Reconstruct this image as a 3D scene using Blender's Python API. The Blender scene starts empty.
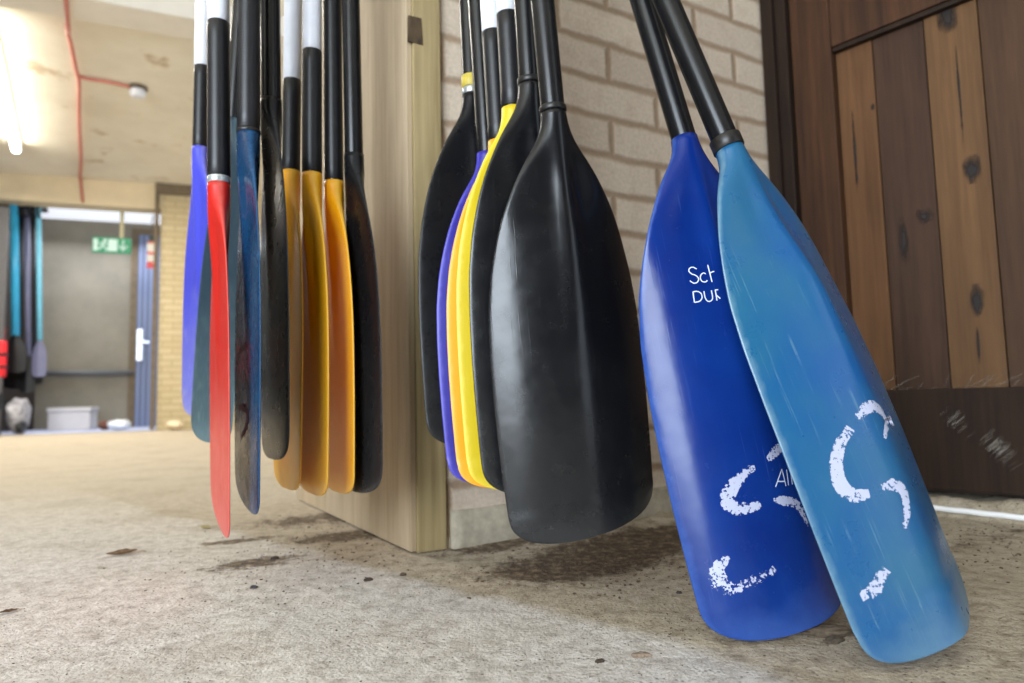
import bpy, bmesh, math, random
from mathutils import Vector, Matrix, noise
random.seed(7)
SC = bpy.context.scene
COL = SC.collection
# ------------------------------------------------------------------ camera model
FPX = 683.0; CX, CY = 512.0, 341.5
CAMZ = 0.25
PITCH = math.atan(59.5/FPX); ROLL = 0.022
CAM = Vector((0, 0, CAMZ))
F = Vector((0, math.cos(PITCH), math.sin(PITCH)))
R0 = Vector((1, 0, 0)); U0 = R0.cross(F)
CR = (R0*math.cos(ROLL) - U0*math.sin(ROLL)).normalized()
CU = (U0*math.cos(ROLL) + R0*math.sin(ROLL)).normalized()
def ray(px, py):
    return (F*FPX + CR*(px-CX) - CU*(py-CY)).normalized()
def at(px, py, depth):                  # point on the pixel's ray at world depth y
    r = ray(px, py); return CAM + r*(depth/r.y)
def floor_at(px, py, z=0.0):
    r = ray(px, py); return CAM + r*((z-CAMZ)/r.z)
def proj(p):
    d = p-CAM; f = d.dot(F)
    return (CX+FPX*d.dot(CR)/f, CY-FPX*d.dot(CU)/f)
def on_plane(px, py, p0, n):
    r = ray(px, py); return CAM + r*((p0-CAM).dot(n)/r.dot(n))
def horizon(px): return CY+59.5*1.0 - math.tan(ROLL)*(px-CX)
def vpdir(px):
    r = ray(px, horizon(px)); r.z = 0; return r.normalized()
Z = Vector((0, 0, 1))
UD = vpdir(1672)                        # brick wall runs this way
VD = Vector((-UD.y, UD.x, 0))           # perpendicular to it, away from camera

cam_d = bpy.data.cameras.new('camera'); cam = bpy.data.objects.new('camera', cam_d); COL.objects.link(cam)
cam.matrix_world = Matrix(((CR.x, CU.x, -F.x, 0), (CR.y, CU.y, -F.y, 0), (CR.z, CU.z, -F.z, CAMZ), (0, 0, 0, 1)))
cam_d.sensor_width = 36; cam_d.lens = 36*FPX/1024; cam_d.clip_start = 0.02
cam_d.dof.use_dof = True; cam_d.dof.focus_distance = 0.76; cam_d.dof.aperture_fstop = 4.5
SC.camera = cam

# ------------------------------------------------------------------ object helpers
def obj(name, bm, mat, parent=None, smooth=False):
    me = bpy.data.meshes.new(name)
    bmesh.ops.recalc_face_normals(bm, faces=bm.faces[:]) if getattr(bm, 'fixn', True) is True else None
    bm.to_mesh(me); bm.free()
    if mat: me.materials.append(mat)
    if smooth:
        for p in me.polygons: p.use_smooth = True
    o = bpy.data.objects.new(name, me); COL.objects.link(o)
    if parent: o.parent = parent
    return o
def tag(o, label=None, cat=None, group=None, kind=None):
    if label: o['label'] = label
    if cat: o['category'] = cat
    if group: o['group'] = group
    if kind: o['kind'] = kind
    return o
def empty(name, mw):
    o = bpy.data.objects.new(name, None); COL.objects.link(o); o.empty_display_size = 0.05
    o.matrix_world = mw if isinstance(mw, Matrix) else Matrix.Translation(mw)
    return o
def frame(origin, x, y, z=Z):
    return Matrix(((x.x, y.x, z.x, origin.x), (x.y, y.y, z.y, origin.y), (x.z, y.z, z.z, origin.z), (0, 0, 0, 1)))
def add_box(bm, lo, hi, bevel=0.0, M=None, jit=0.0):
    lo = Vector(lo); hi = Vector(hi)
    r = bmesh.ops.create_cube(bm, size=1.0)
    vs = r['verts']
    for v in vs:
        v.co = Vector((lo[i] + (v.co[i]+0.5)*(hi[i]-lo[i]) for i in range(3)))
        if jit: v.co += Vector((random.uniform(-jit, jit) for _ in range(3)))
    if bevel:
        es = list({e for v in vs for e in v.link_edges})
        rr = bmesh.ops.bevel(bm, geom=es, offset=bevel, segments=2, affect='EDGES', profile=0.7)
        vs = list({v for v in rr['verts']} | {v for v in vs if v.is_valid})
    if M:
        for v in vs: v.co = M @ v.co
    return vs
def add_tube(bm, pts, rads, seg=20, caps=True):
    rings = []; n = len(pts); prev = None
    for i, p in enumerate(pts):
        t = (pts[min(i+1, n-1)] - pts[max(i-1, 0)])
        if t.length < 1e-9: t = prev or Vector((0, 0, 1))
        t = t.normalized()
        if prev is None:
            a = Vector((1, 0, 0)) if abs(t.x) < 0.9 else Vector((0, 1, 0))
            s = t.cross(a).normalized()
        else:
            s = (s - t*s.dot(t)).normalized()
        q = t.cross(s); prev = t
        r = rads[i] if isinstance(rads, (list, tuple)) else rads
        rings.append([bm.verts.new(p + (s*math.cos(2*math.pi*k/seg) + q*math.sin(2*math.pi*k/seg))*r) for k in range(seg)])
    for a, b in zip(rings, rings[1:]):
        for k in range(seg): bm.faces.new((a[k], a[(k+1) % seg], b[(k+1) % seg], b[k]))
    if caps:
        bm.faces.new(rings[0][::-1]); bm.faces.new(rings[-1])
def add_lathe(bm, prof, seg=28, M=None):
    add_tube_pts = []
    rings = []
    for r, z in prof:
        rings.append([bm.verts.new((M @ Vector((r*math.cos(2*math.pi*k/seg), r*math.sin(2*math.pi*k/seg), z))) if M else Vector((r*math.cos(2*math.pi*k/seg), r*math.sin(2*math.pi*k/seg), z))) for k in range(seg)])
    for a, b in zip(rings, rings[1:]):
        for k in range(seg): bm.faces.new((a[k], a[(k+1) % seg], b[(k+1) % seg], b[k]))
    bm.faces.new(rings[0][::-1]); bm.faces.new(rings[-1])
def catmull(pts, n=8):
    out = []; P = [pts[0]] + list(pts) + [pts[-1]]
    for i in range(1, len(P)-2):
        p0, p1, p2, p3 = P[i-1], P[i], P[i+1], P[i+2]
        for k in range(n):
            t = k/n
            out.append(tuple(0.5*((2*b) + (-a+c)*t + (2*a-5*b+4*c-d)*t*t + (-a+3*b-3*c+d)*t**3) for a, b, c, d in zip(p0, p1, p2, p3)))
    out.append(tuple(pts[-1])); return out
def interp(tab, v):
    for (a, fa), (b, fb) in zip(tab, tab[1:]):
        if v <= b:
            t = (v-a)/(b-a); 
            return fa+(fb-fa)*t
    return tab[-1][1]
def sstep(x, a, b):
    t = min(1, max(0, (x-a)/(b-a))); return t*t*(3-2*t)

# ------------------------------------------------------------------ material helpers
def srgb(r, g, b):
    f = lambda c: (c/255/12.92) if c/255 <= 0.04045 else ((c/255+0.055)/1.055)**2.4
    return (f(r), f(g), f(b), 1)
class NM:
    def __init__(s, name):
        s.m = bpy.data.materials.new(name); s.m.use_nodes = True
        s.t = s.m.node_tree; s.n = s.t.nodes; s.l = s.t.links
        s.b = s.n['Principled BSDF']; s.out = s.n['Material Output']
    def node(s, typ, **kw):
        n = s.n.new(typ)
        for k, v in kw.items():
            if k in n.inputs.keys(): pass
            setattr(n, k, v)
        return n
    def set(s, sock, v):
        if isinstance(v, bpy.types.NodeSocket): s.l.new(v, sock)
        else: sock.default_value = v
    def coord(s, which='Object', scale=(1, 1, 1), loc=(0, 0, 0), rot=(0, 0, 0)):
        c = s.n.new('ShaderNodeTexCoord'); mp = s.n.new('ShaderNodeMapping')
        mp.inputs['Scale'].default_value = scale; mp.inputs['Location'].default_value = loc; mp.inputs['Rotation'].default_value = rot
        s.l.new(c.outputs[which], mp.inputs[0]); return mp.outputs[0]
    def geo(s):
        return s.n.new('ShaderNodeNewGeometry').outputs['Position']
    def noise(s, vec, scale, detail=4, rough=0.6, dist=0.0, out='Fac'):
        n = s.n.new('ShaderNodeTexNoise'); s.l.new(vec, n.inputs['Vector'])
        n.inputs['Scale'].default_value = scale; n.inputs['Detail'].default_value = detail
        n.inputs['Roughness'].default_value = rough; n.inputs['Distortion'].default_value = dist
        return n.outputs[out]
    def voro(s, vec, scale, out='Distance', feature='F1', rnd=1.0):
        n = s.n.new('ShaderNodeTexVoronoi'); n.feature = feature; s.l.new(vec, n.inputs['Vector'])
        n.inputs['Scale'].default_value = scale; n.inputs['Randomness'].default_value = rnd
        return n.outputs[out]
    def math(s, op, a, b=0.0, c=None, clamp=False):
        n = s.n.new('ShaderNodeMath'); n.operation = op; n.use_clamp = clamp
        s.set(n.inputs[0], a); s.set(n.inputs[1], b)
        if c is not None: s.set(n.inputs[2], c)
        return n.outputs[0]
    def ramp(s, fac, stops, interp='LINEAR'):
        n = s.n.new('ShaderNodeValToRGB'); n.color_ramp.interpolation = interp
        e = n.color_ramp.elements
        while len(e) < len(stops): e.new(0.5)
        for i, (p, c) in enumerate(stops):
            e[i].position = p; e[i].color = c if len(c) == 4 else (*c, 1)
        s.l.new(fac, n.inputs[0]); return n.outputs[0]
    def band(s, fac, a, b):                 # 0 below a, 1 above b
        n = s.n.new('ShaderNodeMapRange'); n.clamp = True
        s.l.new(fac, n.inputs[0]); n.inputs[1].default_value = a; n.inputs[2].default_value = b
        return n.outputs[0]
    def mix(s, fac, a, b, mode='MIX'):
        n = s.n.new('ShaderNodeMix'); n.data_type = 'RGBA'; n.blend_type = mode
        s.set(n.inputs[0], fac); s.set(n.inputs[6], a); s.set(n.inputs[7], b)
        return n.outputs[2]
    def sep(s, vec):
        n = s.n.new('ShaderNodeSeparateXYZ'); s.l.new(vec, n.inputs[0]); return n.outputs
    def comb(s, x, y, z):
        n = s.n.new('ShaderNodeCombineXYZ'); s.set(n.inputs[0], x); s.set(n.inputs[1], y); s.set(n.inputs[2], z); return n.outputs[0]
    def bump(s, h, strength=0.3, dist=0.001, prev=None):
        n = s.n.new('ShaderNodeBump'); s.l.new(h, n.inputs['Height'])
        n.inputs['Strength'].default_value = strength; n.inputs['Distance'].default_value = dist
        if prev: s.l.new(prev, n.inputs['Normal'])
        return n.outputs[0]
    def fin(s, col=None, rough=None, normal=None, metal=None, spec=None, coat=None, emit=None, estr=None):
        b = s.b
        if col is not None: s.set(b.inputs['Base Color'], col)
        if rough is not None: s.set(b.inputs['Roughness'], rough)
        if normal is not None: s.l.new(normal, b.inputs['Normal'])
        if metal is not None: b.inputs['Metallic'].default_value = metal
        if spec is not None: b.inputs['Specular IOR Level'].default_value = spec
        if coat is not None: b.inputs['Coat Weight'].default_value = coat; b.inputs['Coat Roughness'].default_value = 0.12
        if emit is not None: b.inputs['Emission Color'].default_value = emit; b.inputs['Emission Strength'].default_value = estr
        return s.m

def simple(name, c, rough=0.5, var=0.12, scale=40, metal=0, bump=0.15, spec=None):
    k = NM(name); co = k.coord()
    n = k.noise(co, scale, 4)
    dark = tuple(x*(1-var) for x in c[:3])+(1,); lite = tuple(min(1, x*(1+var)) for x in c[:3])+(1,)
    col = k.ramp(n, [(0.3, dark), (0.7, lite)])
    return k.fin(col, rough, k.bump(n, bump, 0.0008), metal, spec)

def plastic(name, c, edge=None, scratch=0.25, rough=0.3, dust=None, dustamt=0.0, tint=None, coat=None, bumpy=0.12, spec=None):
    """moulded blade plastic: fine scratches, scuffed rims (UV: x across, y along)"""
    k = NM(name); co = k.coord()
    base = c
    big = k.noise(co, 9, 3, 0.5)
    col = k.mix(k.band(big, 0.35, 0.7), base, tint or tuple(min(1, x*1.12) for x in c[:3])+(1,))
    # hairline scratches in several directions
    sc = None
    for (rot, sx) in ((0.15, 1), (-0.5, 1.3), (1.1, 1.0)):
        v = k.coord(scale=(260*sx, 260*sx, 7), rot=(0, rot, 0))
        s1 = k.band(k.noise(v, 1.0, 2, 0.5), 0.66, 0.74)
        sc = s1 if sc is None else k.math('MAXIMUM', sc, s1)
    patch = k.band(k.noise(co, 22, 3), 0.45, 0.7)
    sc = k.math('MULTIPLY', sc, patch)
    lite = edge or tuple(min(1, x*1.6+0.06) for x in c[:3])+(1,)
    col = k.mix(k.math('MULTIPLY', sc, scratch), col, lite)
    uv = k.sep(k.coord('UV'))
    au = k.math('ABSOLUTE', k.math('SUBTRACT', uv[0], 0.5))
    em = k.band(k.math('ADD', au, k.math('MULTIPLY', k.noise(co, 70, 4), 0.045)), 0.490, 0.527)
    tipm = k.band(k.math('ADD', uv[1], k.math('MULTIPLY', k.noise(co, 30, 4), 0.09)), 0.98, 1.06)
    wear = k.math('MAXIMUM', em, tipm)
    col = k.mix(k.math('MULTIPLY', wear, 0.65 if edge else 0.25), col, lite)
    if dust:
        dm = k.math('MULTIPLY', k.band(k.math('ADD', uv[1], k.math('MULTIPLY', k.noise(co, 14, 5, 0.7), 0.5)), 0.75, 1.4), dustamt)
        sp = k.band(k.noise(k.coord(scale=(1, 1, .35)), 160, 3), 0.5, 0.75)
        dm2 = k.math('MULTIPLY', k.math('ADD', k.math('MULTIPLY', sp, 0.6), 0.5), dm)
        col = k.mix(dm2, col, dust)
    rg = k.math('ADD', rough, k.math('MULTIPLY', k.band(k.noise(co, 35, 5), 0.35, 0.8), 0.09))
    nb = k.bump(sc, 0.25, 0.0002)
    nb = k.bump(k.noise(co, 24, 2), bumpy, 0.004, nb)
    return k.fin(col, rg, nb, coat=coat, spec=spec)

def wood(name, c1, c2, grain=1.0, rough=0.6, knots=0.0, zs=1.4, dark=(0.05, 0.03, 0.02, 1)):
    k = NM(name)
    co = k.coord(scale=(grain, grain, grain*zs/22))
    warp = k.noise(k.coord(scale=(3, 3, 0.8)), 2, 2)
    n1 = k.noise(co, 28, 6, 0.65, 0.4)
    n2 = k.noise(k.coord(scale=(grain, grain, grain*0.03)), 130, 3, 0.6)
    f = k.math('ADD', k.math('MULTIPLY', n1, 0.65), k.math('MULTIPLY', n2, 0.35))
    col = k.ramp(f, [(0.36, c1), (0.62, c2)])
    if knots:
        d = k.voro(k.coord(scale=(1, 1, 0.45)), 5.0)
        km = k.math('SUBTRACT', 1.0, k.band(k.math('ADD', d, k.math('MULTIPLY', warp, 0.08)), 0.10, 0.20))
        col = k.mix(k.math('MULTIPLY', km, knots), col, dark)
    st = k.band(k.noise(k.coord(scale=(1, 1, 0.25)), 7, 5, 0.7), 0.55, 0.8)
    col = k.mix(k.math('MULTIPLY', st, 0.35), col, tuple(x*0.35 for x in c1[:3])+(1,))
    bl = k.band(k.noise(k.coord(scale=(1, 1, 0.4)), 4.5, 4, 0.65), 0.38, 0.68)
    col = k.mix(k.math('MULTIPLY', bl, 0.38), col, tuple(x*0.5 for x in c1[:3])+(1,))
    return k.fin(col, rough, k.bump(f, 0.35, 0.0015), spec=0.2)

def emis(name, c, s):
    k = NM(name); return k.fin(c, 0.5, emit=c, estr=s)

# ------------------------------------------------------------------ palette
M_shaft = simple('black_shaft', (0.006, 0.006, 0.007, 1), 0.26, 0.25, 60, bump=0.05)
M_grip = None
def grip_mat():
    k = NM('ribbed_grip'); co = k.coord()
    w = k.n.new('ShaderNodeTexWave'); w.bands_direction = 'Z'; w.inputs['Scale'].default_value = 75; w.inputs['Distortion'].default_value = 2.0
    k.l.new(co, w.inputs[0])
    return k.fin(k.ramp(k.noise(co, 60), [(0.3, (0.006, 0.006, 0.007, 1)), (0.7, (0.012, 0.012, 0.015, 1))]), 0.38, k.bump(w.outputs[1], 0.12, 0.0006))
M_grip = grip_mat()
M_white = simple('white_shaft', srgb(226, 228, 236), 0.35, 0.05, 30, bump=0.05)
M_silver = simple('silver_ring', srgb(200, 205, 205), 0.25, 0.1, 60, 0.6)
M_collar = simple('black_collar', (0.012, 0.011, 0.010, 1), 0.38, 0.3, 70)
M_tapey = simple('yellow_tape', srgb(196, 176, 70), 0.45, 0.1, 60)
M_bblack = plastic('black_blade', (0.0040, 0.0042, 0.0055, 1), scratch=0.10, rough=0.22, dust=srgb(70, 72, 72), dustamt=0.25, tint=(0.005, 0.0052, 0.0065, 1))
M_bblack2 = plastic('worn_black_blade', (0.0055, 0.0055, 0.0065, 1), scratch=0.10, rough=0.26, dust=srgb(90, 90, 88), dustamt=0.25, spec=0.22)
M_byel = plastic('golden_blade', srgb(240, 172, 12), edge=srgb(248, 200, 90), scratch=0.10, rough=0.36, dust=srgb(196, 156, 80), dustamt=0.35, tint=srgb(240, 164, 10))
M_bora = plastic('orange_blade', srgb(248, 160, 20), edge=srgb(255, 190, 70), scratch=0.08, rough=0.34)
M_byel2 = plastic('lemon_blade', srgb(206, 180, 22), edge=srgb(250, 225, 90), scratch=0.08, rough=0.34)
M_bpur = plastic('violet_blade', srgb(46, 40, 142), edge=srgb(100, 95, 215), scratch=0.10, rough=0.34)
M_bpur2 = plastic('periwinkle_blade', srgb(72, 76, 196), edge=srgb(140, 140, 220), scratch=0.15, rough=0.32, dust=srgb(178, 178, 200), dustamt=0.9)
M_bred = plastic('red_blade', srgb(190, 34, 26), edge=srgb(214, 96, 86), scratch=0.25, rough=0.36, dust=srgb(214, 120, 112), dustamt=0.8)
M_bteal = plastic('slate_blade', srgb(34, 54, 66), edge=srgb(96, 122, 128), scratch=0.2, rough=0.4, dust=srgb(108, 134, 138), dustamt=0.9)
M_bnavy = plastic('navy_blade', srgb(18, 62, 96), edge=srgb(40, 88, 130), scratch=0.15, rough=0.24, tint=srgb(16, 38, 70), dust=srgb(50, 54, 66), dustamt=0.1, spec=0.35)
M_bcob = plastic('cobalt_blade', srgb(14, 52, 130), edge=srgb(64, 100, 176), scratch=0.35, rough=0.21, tint=srgb(10, 38, 114), dust=srgb(44, 74, 128), dustamt=0.35, spec=.38)
M_blit = plastic('sky_blade', srgb(16, 82, 140), edge=srgb(116, 150, 166), scratch=0.5, rough=0.27, tint=srgb(34, 98, 132), dust=srgb(76, 116, 142), dustamt=0.5, coat=0.1)

def flaky(name, c, lo=0.40, hi=0.52):
    """hand painted stroke, flaked away: transparent where the paint is gone"""
    k = NM(name); co = k.coord()
    uv = k.sep(k.coord('UV'))
    au = k.math('MULTIPLY', k.math('ABSOLUTE', k.math('SUBTRACT', uv[0], 0.5)), 2.0)
    n = k.noise(co, 330, 3, 0.6); n2 = k.noise(co, 110, 2, 0.6)
    f = k.math('ADD', k.math('MULTIPLY', n, 0.6), k.math('MULTIPLY', n2, 0.4))
    f = k.math('SUBTRACT', f, k.math('MULTIPLY', k.math('POWER', au, 3.0), 0.13))
    f = k.math('SUBTRACT', f, uv[1])
    a = k.band(f, lo, hi)
    k.l.new(a, k.b.inputs['Alpha'])
    return k.fin(c, 0.6)
M_paint = flaky('white_flaked_paint', srgb(188, 192, 216), 0.375, 0.41)
M_paintp = flaky('pink_flaked_paint', srgb(130, 66, 92), 0.40, 0.46)
M_print = simple('white_print', srgb(226, 232, 246), 0.5, 0.04, 60)

# ------------------------------------------------------------------ paddle
WT = [(0, .0158), (.03, .0166), (.07, .0235), (.11, .037), (.15, .050), (.20, .0625), (.25, .0735), (.31, .083), (.39, .0925), (.48, .0985), (.58, .1005), (.68, .1005), (.78, .0992), (.88, .097), (1.0, .093)]
def wtab(v):
    e = 0.02
    return (interp(WT, max(0, v-e))+interp(WT, min(1, v+e))+interp(WT, v)*2)/4
class Blade:
    def __init__(s, L=0.52, W=1.0, dih=0.16, conv=0.0, bend=0.0, rib=1.0, skew=0.0, te=0.0021, v0=0.918, ridge=0.12, p4=0.0, sh=1.0, xo=0.0):
        s.sh = sh; s.xo = xo
        s.L, s.W, s.dih, s.conv, s.bend, s.rib, s.skew, s.te, s.v0, s.ridge, s.p4 = L, W, dih, conv, bend, rib, skew, te, v0, ridge, p4
    def w(s, v):
        k = sstep(v, 0.0, 0.3)
        w = wtab(v**s.sh if v > 0 else 0)*(1 + (s.W-1)*k)
        if v > s.v0:
            t = (v-s.v0)/(1-s.v0); w *= max(0.0, 1-t**2.9)**(1/2.9)
        return w
    def centre(s, u, v):
        w = s.w(v); x = u*w
        a = sstep(v, 0.03, 0.35)
        e = s.ridge*0.1
        y = a*(s.dih*(math.sqrt(x*x+e*e)-e) + s.conv*x*x/0.1 + s.p4*x**4/0.001)
        wm = min(w, 0.1) if v < s.v0 else 0.098
        y -= a*0.6*(s.dih*wm + s.conv*wm*wm/0.1)
        y += s.bend*(v**2)
        return y
    def thick(s, u, v):
        b = sstep(v, 0.0, 0.24)
        circ = 0.0158*math.sqrt(max(0, 1-u*u))
        w = s.w(v); x = u*w
        edge = s.te*math.sqrt(max(0, 1-abs(u)**10))
        rr = s.rib*0.0125*max(0.0, 1-v/0.62)**1.1 * math.exp(-(x/(0.011+0.008*v))**2)
        rr += 0.0018*math.exp(-(x/0.05)**2)*min(1, (1-v)*3) 
        lip = 0.0007*math.exp(-((1-abs(u))*w/0.003)**2) * (1 if v > .1 else 0)
        bl = edge + (rr + lip)*math.sqrt(max(0, 1-u*u*u*u*u*u))
        return circ*(1-b)+bl*b
    def xoff(s, v): return s.xo*max(0.0, math.sin(math.pi*min(1, max(0, v))))**1.5
    def pt(s, u, v, side=-1, off=0.0):
        w = s.w(v)
        z = -s.L*v + s.skew*(u*w)*sstep(v, 0.5, 1.0)
        return Vector((u*w + s.xoff(v), s.centre(u, v) + side*(s.thick(u, v)+off), z))
    def mesh(s, nu=36, nv=80):
        bm = bmesh.new(); uvl = bm.loops.layers.uv.new('UVMap')
        us = [math.sin(math.pi/2*(-1+2*i/nu)) for i in range(nu+1)]
        vs = []
        for j in range(nv+1):
            t = j/nv
            vs.append(t*1.12 if t < 0.78 else None)
        a = 0.78*1.12; rest = [j for j in range(nv+1) if vs[j] is None]
        for q, j in enumerate(rest):
            th = (q+1)/len(rest); vs[j] = a+(0.9995-a)*math.sin(math.pi/2*th)
        uvm = {}
        rings = []
        for v in vs:
            ring = []
            for u in us:
                q = bm.verts.new(s.pt(u, v, -1)); ring.append(q); uvm[q] = ((u+1)/2, v)
            for u in us[-2:0:-1]:
                q = bm.verts.new(s.pt(u, v, 1)); ring.append(q); uvm[q] = ((u+1)/2, v)
            rings.append(ring)
        n = len(rings[0])
        for r1, r2 in zip(rings, rings[1:]):
            for k in range(n): bm.faces.new((r1[k], r1[(k+1) % n], r2[(k+1) % n], r2[k]))
        bm.faces.new(rings[0][::-1]); bm.faces.new(rings[-1])
        for f in bm.faces:
            for l in f.loops: l[uvl].uv = uvm[l.vert]
        return bm
    def find(s, M, px, py, side=-1):
        """(u,v) of the surface point seen at a pixel"""
        best = None; cu, cv, ru, rv = 0.0, 0.5, 1.0, 0.5
        for it in range(5):
            bb = None
            for i in range(13):
                for j in range(13):
                    u = cu+ru*(i-6)/6; v = cv+rv*(j-6)/6
                    if abs(u) > 0.995 or not 0 <= v <= 0.995: continue
                    q = proj(M @ s.pt(u, v, side)); d = (q[0]-px)**2+(q[1]-py)**2
                    if bb is None or d < bb[0]: bb = (d, u, v)
            _, cu, cv = bb; ru *= 0.3; rv *= 0.3
        return cu, cv

def shaft_tube(name, mat, parent, z0, z1, r=0.015, round_ends=0.0006):
    bm = bmesh.new()
    e = round_ends
    n = max(2, int((z1-z0)/0.02))
    prof = [(r-e, z0), (r, z0+e)] + [(r, z0+e+(z1-z0-2*e)*i/n) for i in range(1, n)] + [(r, z1-e), (r-e, z1)]
    add_lathe(bm, prof)
    return obj(name, bm, mat, parent, True)

def tgrip(parent, z, mat):
    bm = bmesh.new()
    prof = []
    N = 24
    for i in range(N+1):
        t = -1+2*i/N
        r = 0.0145*(1-0.35*(1-abs(t))**2)*math.sqrt(max(0.02, 1-abs(t)**8))
        prof.append((Vector((t*0.055, 0, z-0.004*abs(t)**2)), r))
    add_tube(bm, [p for p, r in prof], [r for p, r in prof], 16)
    return obj('grip_handle', bm, mat, parent, True)

PADDLES = []
def paddle(label, throat, tip, wd, mat, blade, bands, group, total=0.95, handle=True, r=0.015, shaft_mat=None, top=None, lean=0.0):
    """throat/tip: world points. wd: world direction of blade's width axis (image right).
       bands: list of (part name, material, z0, z1, radius, label)"""
    A = (tip-throat); L = A.length; blade.L = L
    zl = -A.normalized()
    if top is not None: shaft_len = total
    W = (wd - zl*wd.dot(zl)).normalized()
    Y = zl.cross(W)
    M = frame(throat, W, Y, zl)
    root = empty('paddle', M)
    tag(root, label, 'paddle', group)
    obj('blade', blade.mesh(), mat, root, True)
    shaft_tube('shaft', shaft_mat or M_shaft, root, -0.02, total, r*0.985)
    for (nm, mt, z0, z1, rr, lb) in bands:
        o = shaft_tube(nm, mt, root, z0, z1, rr)
        if lb: o['label'] = lb
    if handle: tgrip(root, total+0.008, M_grip)
    if lean:                                # shaft cranked a little against the blade
        for ch in root.children:
            if ch.name.split('.')[0] != 'blade': ch.rotation_euler = (0, math.radians(lean), 0)
    PADDLES.append((label, root, M, blade))
    return root, M, blade

def blade_of(root): return [c for c in root.children if c.name.split('.')[0] == 'blade'][0]
def ribbon(root, M, blade, pxpts, width, mat, name, label=None, n=8, fade=None, straight=False, bm=None):
    own = bm is None
    if own:
        bm = bmesh.new()
    uvl = bm.loops.layers.uv.verify()
    sp = pxpts if straight else catmull(pxpts, n)
    if straight:
        q = []
        for a, b in zip(sp, sp[1:]):
            for k in range(4): q.append((a[0]+(b[0]-a[0])*k/4, a[1]+(b[1]-a[1])*k/4))
        q.append(sp[-1]); sp = q
    loc = []
    for p in sp:
        u, v = blade.find(M, p[0], p[1]); P = blade.pt(u, v)
        loc.append(Vector((P.x, 0, P.z)))
    rows = []; NA = 4
    for i, p in enumerate(loc):
        t = loc[min(i+1, len(loc)-1)]-loc[max(i-1, 0)]
        if t.length < 1e-7: t = Vector((1, 0, 0))
        t.normalize(); s = Vector((t.z, 0, -t.x))
        wd = width if not isinstance(width, (list, tuple)) else interp([(k/(len(width)-1), w) for k, w in enumerate(width)], i/(len(loc)-1))
        row = []
        for k in range(NA+1):
            c = p + s*wd*(k/NA-0.5)
            v = min(0.98, max(0.0, -c.z/blade.L)); w = blade.w(v); u = max(-0.985, min(0.985, (c.x-blade.xoff(v))/w))
            row.append(bm.verts.new(blade.pt(u, v, -1, 0.00035)))
        rows.append(row)
    for i, (a, b) in enumerate(zip(rows, rows[1:])):
        for k in range(NA):
            f = bm.faces.new((a[k], a[k+1], b[k+1], b[k]))
            for l, (kk, ii) in zip(f.loops, ((k, i), (k+1, i), (k+1, i+1), (k, i+1))):
                fd = 0.0
                if fade: fd = interp([(q/(len(fade)-1), w) for q, w in enumerate(fade)], ii/(len(rows)-1))
                l[uvl].uv = (kk/NA, fd)
    if own:
        o = obj(name, bm, mat, blade_of(root), True)
        if label: o['label'] = label
        return o

# ================================================================== SETTING
# ---- floor
def fh(x, y):
    n = noise.noise(Vector((x*3.1, y*3.1, 0)))*0.0022 + noise.noise(Vector((x*14, y*14, 3)))*0.0011
    n += noise.noise(Vector((x*40, y*40, 9)))*0.0006
    return n-0.002
DOORC = None
wall_p0 = floor_at(444, 548)
wall_n = VD
def wall_pt(px, py): return on_plane(px, py, wall_p0, VD)
C_door = wall_pt(777, 200); C_door.z = 0           # where brick meets door frame
DD = -vpdir(-69)                                     # door plane, towards camera/right
DN = Vector((DD.y, -DD.x, 0))                        # away from camera
if DN.y < 0: DN = -DN

def dirt_h(x, y):
    """raised crumbly soil at the wall foot and the ledge under the door"""
    p = Vector((x, y, 0))
    dw = (p-wall_p0).dot(-VD)                        # distance in front of brick wall
    su = (p-wall_p0).dot(UD)
    h = 0.0
    if dw > -0.05 and su > 0.02:
        m = sstep(su, 0.03, 0.25)*(1-sstep(dw, 0.0, 0.19))
        h += m*(0.012+0.012*noise.noise(Vector((x*22, y*22, 5))) + 0.006*noise.noise(Vector((x*60, y*60, 8))))
    dd = (p-C_door).dot(-DN); sd = (p-C_door).dot(DD)
    if dd > -0.12 and su > 0.1:
        m = (1-sstep(dd, 0.012, 0.07))
        h += m*(0.030+0.008*noise.noise(Vector((x*18, y*18, 2)))+0.004*noise.noise(Vector((x*60, y*60, 8))))
        m2 = (1-sstep(dd, 0.05, 0.3))*sstep(sd, -0.1, 0.2)
        h += m2*(0.006+0.008*max(0, noise.noise(Vector((x*25, y*25, 12)))))
    return h

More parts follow.
